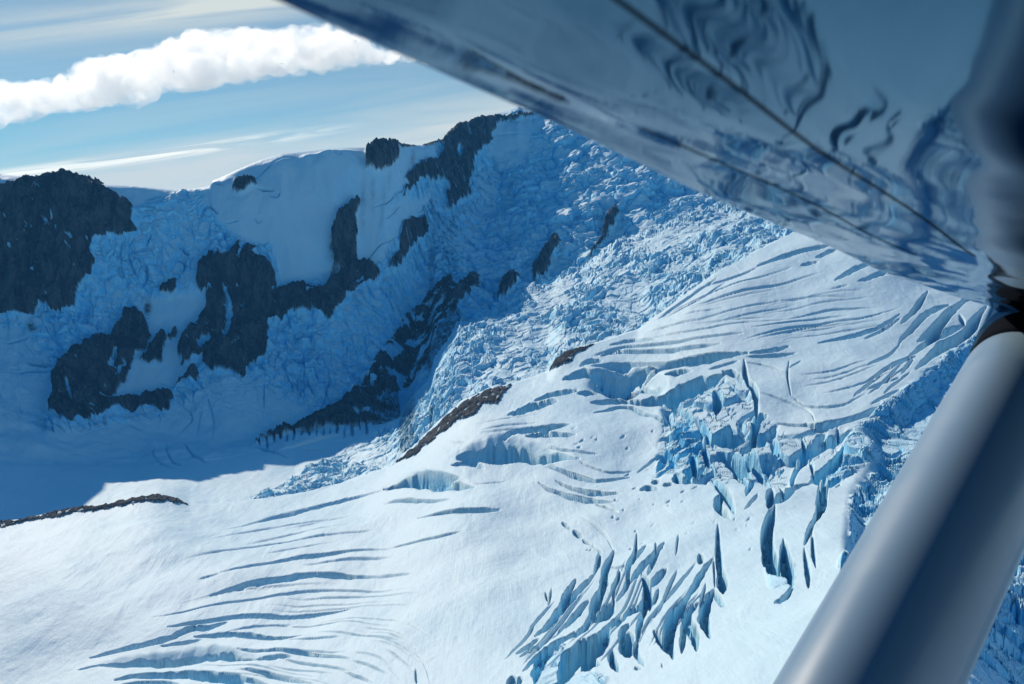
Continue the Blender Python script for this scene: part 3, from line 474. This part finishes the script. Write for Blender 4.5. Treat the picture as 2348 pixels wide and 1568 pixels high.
def serac(x, y, sc_, seed, amp=1.0, calm=0.0):
    """broken ice towers: blocky tops, deep gaps, three sizes"""
    wx = x+fbm(x/60, y/60, 2, seed)*18; wy = y+fbm(x/60+9, y/60, 2, seed+3)*18
    H = 0
    for k, (s, a) in enumerate(((sc_, 1.0), (sc_*.46, .55), (sc_*.22, .30))):
        f1, f2, r, t = blocks(wx/s, wy/s*1.3, seed+k*31, (.08, -.12))
        gap = 1-smooth(0.0, 0.16, f2-f1)
        H = H+s*a*((r-.5)*.62+t*.55-gap*.42*(.5+r))
    H = H+sc_*.35*ridged(wx/(sc_*3.2), wy/(sc_*1.5), 4, seed+50)
    f = smooth(-.45+calm, .35+calm, fbm(x/130, y/170, 3, seed+60))
    return H*amp*(.22+.95*f)

# ------------------------------------------------------------------ near slope
X, Y, Z, PX, PY = section(0, 3, 1150)
NR = X.shape[0]
prev_edge = None
rk = samp(rock1, PX+3*fbm(X/14, Y/20, 3, 71), PY+3*fbm(X/14+5, Y/20, 3, 72))
rk = np.where(PX < 0, 0, np.clip(rk-.55*smooth(.22, .5, fbm(X/8, Y/16, 4, 77)), 0, 1))
ipx = Y/FPX
crd = samp(cr1, PX, PY); se = samp(ser1, PX, PY); tr = samp(tr1, PX, PY); trb = samp(tr1b, PX, PY)
wdep = crd*ipx*(2.7+1.3*smooth(8, 2, crd))
fl = fbm(X/7, Y/7, 3, 12)
wdep = np.where(crd > 6, wdep*(1+.25*fl), wdep)
Z1 = Z + fbm(X/230, Y/230, 3, 3)*9*smooth(0, 150, 1600-PY)*smooth(0, 60, PY-cr_[None, :]) + fbm(X/50, Y/60, 4, 5)*0.9
Z1 -= wdep
Z1 -= tr*16 + trb*ipx*0.7
Z1 -= np.clip((PX-2180)*ipx, 0, 260)*1.15*smooth(1080, 1300, PY)  # drop towards the right, shaped so this corner turns from the sun into shade
sr = serac(X, Y, 25, 40)
bk = samp(blk1, PX, PY)
bxx = X*.92+Y*.25+fbm(X/45, Y/45, 3, 311)*9; byy = (Y*.95-X*.25)+fbm(X/45+3, Y/45, 3, 312)*9
_f1, _f2, _r, _t = blocks(bxx/38, byy/56, 320)
g1 = _f1; gp = 1-smooth(0.02, 0.17, _f2-_f1)
_a1, _a2, _r2, _t2 = blocks(bxx/12, byy/15, 330)
Z1 += bk*((_r-.62)*10+_t*8-gp*(5+8*_r)+.18*(1-smooth(.02, .2, _a2-_a1))*-12*smooth(.25, .6, _r2))
srB = serac(X*.9+Y*.3, Y*.8-X*.3, 27, 140)
Z1 += se*np.where(PX < 1830, srB*.6, sr*0.42)
Z1 += rk*(0.8+ridged(X/16, Y/24, 5, 8)*1.8)
P1 = np.stack([X, Y, Z1], -1); n1_ = normals(P1)
slope = 1-n1_[..., 2]
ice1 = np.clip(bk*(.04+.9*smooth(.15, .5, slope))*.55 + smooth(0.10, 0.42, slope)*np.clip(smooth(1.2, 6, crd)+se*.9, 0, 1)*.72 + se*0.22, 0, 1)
a1 = dict(ice=ice1*(1-rk), rock=smooth(.35, .6, rk), dirt=0*rk)

# ------------------------------------------------------------------ middle icefall
X2, Y2, Z2, PX2, PY2 = section(3, 7, 460)
occ2 = smooth(545, 700, PX2)
# strip of shattered ice; the smooth floor tongue on its upper left
bound = xk([(-900,3000),(560,3000),(573,1142),(676,1103),(744,1057),(826,1009),(881,985),(935,958),(983,930),(1010,900),(1030,860),(3300,-500)])(PX2)
m2 = smooth(-6, 8, PY2-bound+6*fbm(X2/30, Y2/40, 3, 21))
m2 = np.where((PX2 > 905) & (PY2 < 955), 1, m2)
sr2 = serac(X2*0.95+Y2*.3, Y2*0.75-X2*.2, 24, 60)
rows2 = np.linspace(0, 1, X2.shape[0])[:, None]
edgef = smooth(0.0, .03, rows2)
Z2b = Z2 + m2*sr2*0.9*edgef + fbm(X2/120, Y2/160, 4, 22)*9*m2*edgef + fbm(X2/90, Y2/120, 4, 23)*1.5*edgef
st2 = samp(step3, PX2, PY2); Z2b -= st2*(Y2/FPX)*1.8*(PX2 < 900)
P2 = np.stack([X2, Y2, Z2b], -1); n2_ = normals(P2)
ice2 = np.clip(m2*(.05+.55*smooth(.12, .45, 1-n2_[..., 2])+.7*smooth(0, -14, sr2)), 0, 1)  # blue ice on steep faces; gaps tinted deeper to add shade contrast
a2 = dict(ice=ice2, rock=0*m2, dirt=samp(dirt3, PX2, PY2)*0)

# ------------------------------------------------------------------ far wall
X3, Y3, Z3, PX3, PY3 = section(7, 11, 760)
nb = normals(np.stack([X3, Y3, Z3], -1)); 
# smooth the displacement direction
nd = nb*0+np.array([0.0, -.5, .86])
S3 = Y3*1.25
wpx = 4.5*fbm(X3/26, S3/40, 4, 81); wpy = 4.5*fbm(X3/26+7, S3/40, 4, 82)
rk3 = samp(blur(rock3, 1), PX3+wpx, PY3+wpy)
sm3 = samp(smooth3, PX3, PY3); dt3 = samp(dirt3, PX3+wpx*.5, PY3+wpy*.5)
rk3 = np.clip(rk3-.36*smooth(.36, .6, fbm(X3/16+S3/60, S3/75, 4, 181))-.42*smooth(.45, .65, fbm(X3/50, S3/14, 3, 183)), 0, 1)
_w = smooth(760, 880, PX3)*smooth(1110, 1060, PX3)*smooth(650, 720, PY3)
rk3 = np.clip(rk3-_w*.75*smooth(-.12, .35, fbm(X3/30-S3/60, S3/60, 4, 191)), 0, 1)
rk3w = samp(blur(rock3, 5), PX3, PY3)
vis = smooth(0.0, 20, rg_[None, :]*0+PY3-rg_[None, :])
iceM = np.clip((1-sm3)*(1-rk3), 0, 1)*vis
sr3 = serac(X3*.9+S3*.3, S3*.8-X3*.25, 34, 90, calm=.22)
sr3b = serac(X3*.9+S3*.3, S3*.8-X3*.25, 90, 95)
right = smooth(950, 1150, PX3)
q1, q2, qr, qt = blocks((X3*.85+S3*.35+fbm(X3/70, S3/70, 3, 401)*26)/78, (S3*.85-X3*.3+fbm(X3/70+4, S3/70, 3, 402)*26)/62, 410, (.10, -.10))
shelf = ((qr-.5)*26+qt*26-(1-smooth(.02, .22, q2-q1))*15)*(.45+.55*smooth(-.3, .3, fbm(X3/190, S3/190, 2, 431)))
band3 = ridged(X3/150+fbm(X3/200, S3/200, 2, 420), S3/34+fbm(X3/110, S3/140, 3, 421)*1.6, 3, 422)*4.2
D = iceM*(sr3*(.75-right*(.30+.38*smooth(-.15, .15, fbm(X3/120, S3/120, 3, 433))))+band3*(1-right)+sr3b*.15+shelf*right) + fbm(X3/220, S3/260, 4, 84)*20*vis + fbm(X3/60, S3/90, 4, 85)*2.2*vis
cliff = ridged(X3/38+fbm(X3/90, S3/90, 2, 3)*.5, S3/95, 6, 87)
D = D + rk3*(cliff*11+ridged(X3/13, S3/30, 4, 88)*4.5)*np.maximum(vis, .12) + rk3w*16*vis
D = D - samp(step3, PX3, PY3)*(Y3/FPX)*2.4*vis
P3 = np.stack([X3, Y3, Z3], -1) + nd*D[..., None]
n3_ = normals(P3)
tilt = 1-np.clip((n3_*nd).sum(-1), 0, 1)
ice3 = np.clip(iceM*((.10-.08*right)+.5*smooth(.05+.1*right, .35+.1*right, tilt)+.8*smooth(2, -16, sr3))+.4*smooth(.15, .4, tilt)*(1-rk3), 0, 1)  # blue ice; gaps tinted deeper for shade, right side whiter to read sunlit
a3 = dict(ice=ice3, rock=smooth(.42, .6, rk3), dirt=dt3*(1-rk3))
# weld the seams between the three sheets
P2[0] = P1[-1]; P3[0] = P2[-1]
def structure(ob, label=None):
    ob['kind'] = 'structure'; return ob
snow_slope = structure(build('snow_slope', P1, a1, MT))
icefall = structure(build('icefall', P2, a2, MT))
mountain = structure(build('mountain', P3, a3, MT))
# snow country around and behind the aircraft (seen in reflections, fills the horizon)
gx = np.linspace(-1, 1, 161); gx = np.sign(gx)*(np.abs(gx)**2.2)*9000
GX, GY = np.meshgrid(gx, gx)
GZ = -330+fbm(GX/700, GY/700, 5, 200)*55*np.minimum(1, np.hypot(GX, GY)/1500)
inside = (GY > 150) & (np.abs(GX) < 0.62*GY+200) & (GY < 5900)
GZ = np.where(inside, -720, GZ); GZ = np.where(GY > 5500, -720+fbm(GX/3000, GY/3000, 3, 8)*60, GZ)
z0 = 0*GX
snowfield = structure(build('snowfield', np.stack([GX, GY, GZ], -1), dict(ice=z0, rock=z0, dirt=z0), MT))

# ------------------------------------------------------------------ aircraft
CAMM = Matrix.Rotation(R(90)-PITCH, 4, 'X')
def cw(v):                                          # (right, up, forward) of the cabin window -> world
    return CAMM @ Vector((v[0], v[1], -v[2]))
Dv = Vector((.543, -.032, .839)).normalized()       # span, outboard
th = R(-5.0); N0 = Vector((.0799, .9967, -.0137)).normalized(); C0 = Dv.cross(N0).normalized()
Nv = (N0*math.cos(th)+C0*math.sin(th)).normalized(); N_ = Nv
Cv = Dv.cross(Nv).normalized()                      # towards the trailing edge (left-forward)
Hw = 0.12
def thing(name, label, cat, loc=(0, 0, 0)):
    o_ = bpy.data.objects.new(name, None); sc.collection.objects.link(o_); o_.location = loc
    o_['label'] = label; o_['category'] = cat; return o_
plane = thing('airplane', 'high-wing airplane seen from its window, glossy wing underside and white wing strut above the glacier', 'airplane')
def paint(name, col, metallic, rough, coat=0.0, ripple=0.0, spec=0.5):
    m = bpy.data.materials.new(name); m.use_nodes = True; t = m.node_tree; N = NT(t); b = t.nodes['Principled BSDF']
    b.inputs['Base Color'].default_value = (*col, 1); b.inputs['Metallic'].default_value = metallic; b.inputs['Roughness'].default_value = rough
    b.inputs['Coat Weight'].default_value = coat; b.inputs['Coat Roughness'].default_value = 0.04; b.inputs['Specular IOR Level'].default_value = spec
    pos = N.n('ShaderNodeTexCoord').outputs['Object']
    g = N.noise(pos, 3, 3, 0.6); t.links.new(N.mapr(g, 0.3, 0.7, rough*.85, rough*1.2), b.inputs['Roughness'])
    return m
M_wing = paint('wing_paint', (0.038, 0.085, 0.14), 1.0, 0.05); M_wing.node_tree.nodes['Principled BSDF'].inputs['Specular Tint'].default_value = (.55, .70, .82, 1)
M_strut = paint('strut_paint', (0.16, 0.25, 0.345), 0.0, 0.38, coat=0.12, spec=0.4)
M_dark = paint('rubber_seal', (0.002, 0.004, 0.008), 0.0, 0.8, spec=0.05)
M_hull_shade = paint('hull_shade_dark', (0.010, 0.022, 0.045), 0.0, 0.35)  # near-black for the added hull box that dims the strut
def mesh_obj(name, V, F, mat, parent=None, smooth_=True):
    me = bpy.data.meshes.new(name); me.from_pydata([tuple(v) for v in V], [], F); me.update()
    if smooth_: me.polygons.foreach_set('use_smooth', [True]*len(me.polygons))
    me.materials.append(mat); ob = bpy.data.objects.new(name, me); sc.collection.objects.link(ob)
    if parent: ob.parent = parent
    return ob
# wing frame: origin on the plane above the camera; s along span, c along chord (+ = trailing edge side)
Ow = Nv*Hw
def wp(s, c, n=0.0): return cw(Ow+Dv*s+Cv*c+Nv*n)
def plane_hit(px, py):
    r = Vector(((px-CX)/FPX, (CY-py)/FPX, 1.0)); t_ = Hw/r.dot(Nv); p = r*t_-Ow; return p.dot(Dv), p.dot(Cv)
e0 = plane_hit(640, 0); e1 = plane_hit(2250, 693)
seamA = [plane_hit(1400, 0), plane_hit(2000, 420)]
print('edge', e0, e1, 'seam', seamA)
cE = (e0[1]+e1[1])/2
def edge_c(s):                                      # the edge measured at several stations
    return float(np.interp(s, EK[0], EK[1]))
ek = sorted(plane_hit(*p) for p in ((640, 0), (800, 72), (1000, 160), (1190, 245), (1400, 345), (1560, 418), (1690, 475), (1850, 545), (2000, 610), (2150, 665), (2250, 697)))
EK = ([-0.8]+[k[0] for k in ek]+[8.0], [ek[0][1]]+[k[1] for k in ek]+[ek[-1][1]])
print('edge stations', [(round(a, 3), round(b, 3)) for a, b in ek])
ss = np.concatenate([np.linspace(-0.6, 0.3, 60, endpoint=False), np.geomspace(0.3, 7.5, 420)])
seam_c = [seamA[0][1]]
prof = []
cc = np.concatenate([np.linspace(-1.6, -0.5, 20, endpoint=False), np.linspace(-0.5, 0.0, 220)])  # distance inboard of edge
V = []; nS, nC = len(ss), len(cc)
lip = [(0.004, 0.0015), (0.007, 0.005), (0.008, 0.010), (0.006, 0.016), (0.0, 0.020), (-0.02, 0.026), (-0.2, 0.06), (-1.6, 0.16)]
for s in ss:
    ce = edge_c(s)
    for c in cc:
        v = 0.0; cabs = ce+c
        v += 0.0011*math.sin(9*s+1.3*math.sin(11*c))*math.exp(-abs(c+.12)*3)
        V.append((s, cabs, v))
    for a, b in lip: V.append((s, ce+a, b))
V = np.array(V); fx = V[:, 0]; fy = V[:, 1]
def wob(fx, fy): return (vnoise(fx*2.3, fy*8, 301)*0.0030+vnoise(fx*5, fy*14, 302)*0.0010+vnoise(fx*1.6+8, fy*24, 304)*0.0006+vnoise(fx*12+3, fy*26, 303)*0.00012)
V[:, 2] += wob(fx, fy)*np.where(V[:, 2] > .012, 0, 1)
V3 = [wp(*v) for v in V]; row = nC+len(lip)
F = [(i*row+j, i*row+j+1, (i+1)*row+j+1, (i+1)*row+j) for i in range(nS-1) for j in range(row-1)]
wing = mesh_obj('wing', V3, F, M_wing, plane)
# dark lap seams of the wing skin
def seam(p0, p1, w=0.0022, ext=(-.3, 3.0)):
    a, b = plane_hit(*p0), plane_hit(*p1); V = []; F = []
    for i in range(121):
        t_ = i/120; t_ = ext[0]+(ext[1]-ext[0])*t_**2; s_ = a[0]+(b[0]-a[0])*t_; c_ = a[1]+(b[1]-a[1])*t_
        dz = float(wob(np.array([s_]), np.array([c_]))[0])+0.0011*math.sin(9*s_+1.3*math.sin(11*(c_-edge_c(s_))))*math.exp(-abs(c_-edge_c(s_)+.12)*3)
        for k in (-1, 1): V.append(wp(s_, c_+k*w*.5, dz-0.0005))
        if i: F.append((2*i-2, 2*i-1, 2*i+1, 2*i))
    o_ = mesh_obj('seam', V, F, M_dark, wing)
    so = o_.modifiers.new('s', 'SOLIDIFY'); so.thickness = 0.0003
seam((1400, 0), (2000, 420), .0028, (-.3, 2.2)); seam((1614, 359), (1922, 501), .0016, (-.3, 2.0))
# wing strut: streamlined tube
Sd = Vector((.596, .519, .613)).normalized(); A1 = Vector((1.479, -.007, 2.756))
side = (Cv-Sd*Cv.dot(Sd)).normalized(); dep = Sd.cross(side).normalized()   # chord and thickness of the streamlined tube
def tube(p0, p1, a, b, n=64, m=24, taper=(1, 1)):
    V = []; F = []
    for i in range(m+1):
        t_ = i/m; c = p0.lerp(p1, t_); k_ = taper[0]+(taper[1]-taper[0])*t_
        for j in range(n):
            u = 2*math.pi*j/n; V.append(cw(c+side*a*k_*math.cos(u)+dep*b*k_*math.sin(u)))
    for i in range(m):
        for j in range(n): F.append((i*n+j, i*n+(j+1) % n, (i+1)*n+(j+1) % n, (i+1)*n+j))
    F.append(tuple(range(n))[::-1]); F.append(tuple(m*n+j for j in range(n)))
    return V, F
kk = (Hw-Nv.dot(A1))/Nv.dot(Sd)
V_, F_ = tube(A1-Sd*3.2, A1-Sd*0.27, .149, .205)
strut = mesh_obj('wing_strut', V_, F_, M_strut, plane)
V_, F_ = tube(A1-Sd*0.27, A1-Sd*0.17, .149, .206, m=4)
mesh_obj('rubber_seal', V_, F_, M_dark, strut)
V_, F_ = tube(A1-Sd*0.17, A1+Sd*(kk+.03), .156, .214, m=10, taper=(1, 1.15))
fair = mesh_obj('strut_fairing', V_, F_, M_wing, plane)
for k in range(5):                                  # screws round the fairing
    u = math.pi*(.62+.13*k); c_ = A1-Sd*0.13+side*.158*math.cos(u)-dep*.216*math.sin(u)
    c_ = A1-Sd*0.13+side*.158*math.cos(u)+dep*.216*math.sin(u)*(1 if dep.dot(Vector((0, 1, 0))) > 0 else -1)
    Vs = [cw(c_+Vector((math.cos(a)*math.cos(b), math.sin(a)*math.cos(b), math.sin(b)))*.007) for b in (-1.2, -.6, 0, .6, 1.2) for a in np.linspace(0, 5.5, 8)]
    Fs = [(i*8+j, i*8+(j+1) % 8, (i+1)*8+(j+1) % 8, (i+1)*8+j) for i in range(4) for j in range(8)]
    mesh_obj('screw', Vs, Fs, M_strut, fair)
# unseen dark hull box behind the camera, added to darken the strut's right side
V_ = []; 
for n_, c_, d_ in [(a, b, c) for c in (-1.5, -3.0) for b in (-5.0, 4.0) for a in (-2.6, .10)]:
    V_.append(cw(Dv*d_+Cv*c_+Nv*n_))
F_ = [(0, 1, 3, 2), (4, 6, 7, 5), (0, 4, 5, 1), (2, 3, 7, 6), (0, 2, 6, 4), (1, 5, 7, 3)]
mesh_obj('hull_shade_box', V_, F_, M_hull_shade, plane, smooth_=False)

# ------------------------------------------------------------------ cumulus bank
def cloud():
    top = xk([(-120,190),(0,186),(100,180),(170,166),(210,132),(300,125),(370,92),(480,64),(600,68),(700,62),(740,48),(800,75),(860,100),(960,125),(1080,150)])
    bot = xk([(-120,300),(0,292),(150,262),(280,250),(400,212),(560,193),(700,172),(800,158),(960,145),(1080,152)])
    rs = np.random.RandomState(11); V = []; F = []; Yd = 11000
    import bmesh
    bm = bmesh.new()
    def puff(px, py, rpx, yo):
        b = (CY-py)/FPX; k = (Yd+yo)
        t_ = k/(math.cos(PITCH)+b*math.sin(PITCH)); p = Vector(((px-CX)/FPX*t_, k, t_*(b*math.cos(PITCH)-math.sin(PITCH)))); r = rpx/FPX*Yd
        bmesh.ops.create_icosphere(bm, subdivisions=2, radius=r, matrix=Matrix.Translation(p) @ Matrix.Diagonal((1.25, 1.6, .82, 1)))
    for x in np.arange(-160, 1120, 12):
        t, b = float(top(x)), float(bot(x)); h = b-t
        for k in range(3):
            r = max(8, h*(.20+.18*rs.rand())); y = t+r*.8+rs.rand()*max(1, h-1.6*r); puff(x+rs.randn()*8, y, r, rs.randn()*380)
        for k in range(2): puff(x+rs.randn()*5, t+7+3*rs.rand(), 6+5*rs.rand(), rs.randn()*300)
    me = bpy.data.meshes.new('cumulus_cloud'); bm.to_mesh(me); bm.free()
    ob = bpy.data.objects.new('cumulus_cloud', me); sc.collection.objects.link(ob)
    rm_ = ob.modifiers.new('remesh', 'REMESH'); rm_.mode = 'VOXEL'; rm_.voxel_size = 22
    for sz_, st_ in ((300, 150), (90, 60)):
        tx = bpy.data.textures.new('t', 'CLOUDS'); tx.noise_scale = sz_; tx.noise_depth = 4
        d = ob.modifiers.new('d', 'DISPLACE'); d.texture = tx; d.strength = st_; d.texture_coords = 'GLOBAL'; d.mid_level = .5
    m = bpy.data.materials.new('cloud_vapour'); m.use_nodes = True; t = m.node_tree; t.nodes.clear(); N = NT(t)
    ps = N.n('ShaderNodeNewGeometry').outputs['Position']
    nz = N.noise(ps, 0.0042, 4, 0.6)
    v = N.n('ShaderNodeVolumePrincipled', {'Color': (1, 1, 1, 1), 'Density': N.mapr(nz, 0.42, 0.66, 0.0004, 0.0066), 'Anisotropy': 0.42})
    N.n('ShaderNodeOutputMaterial', {'Volume': v.outputs[0]}); me.materials.append(m)
    ob['label'] = 'long white cumulus cloud bank floating above the snowy ridge'; ob['category'] = 'cloud'
    return ob
cloud()

# ------------------------------------------------------------------ mountain air
def haze():
    V = [(x, y, z) for z in (-900, 520) for y in (-9300, 9300) for x in (-9300, 9300)]
    F = [(0, 2, 3, 1), (4, 5, 7, 6), (0, 1, 5, 4), (2, 6, 7, 3), (0, 4, 6, 2), (1, 3, 7, 5)]
    m = bpy.data.materials.new('thin_air'); m.use_nodes = True; t = m.node_tree; t.nodes.clear(); N = NT(t)
    v = N.n('ShaderNodeVolumePrincipled', {'Color': (0.12, 0.5, 1.0, 1), 'Density': 2.2e-5, 'Anisotropy': 0.2})
    N.n('ShaderNodeOutputMaterial', {'Volume': v.outputs[0]})
    ob = mesh_obj('haze', V, F, m, smooth_=False); ob['kind'] = 'stuff'
haze()
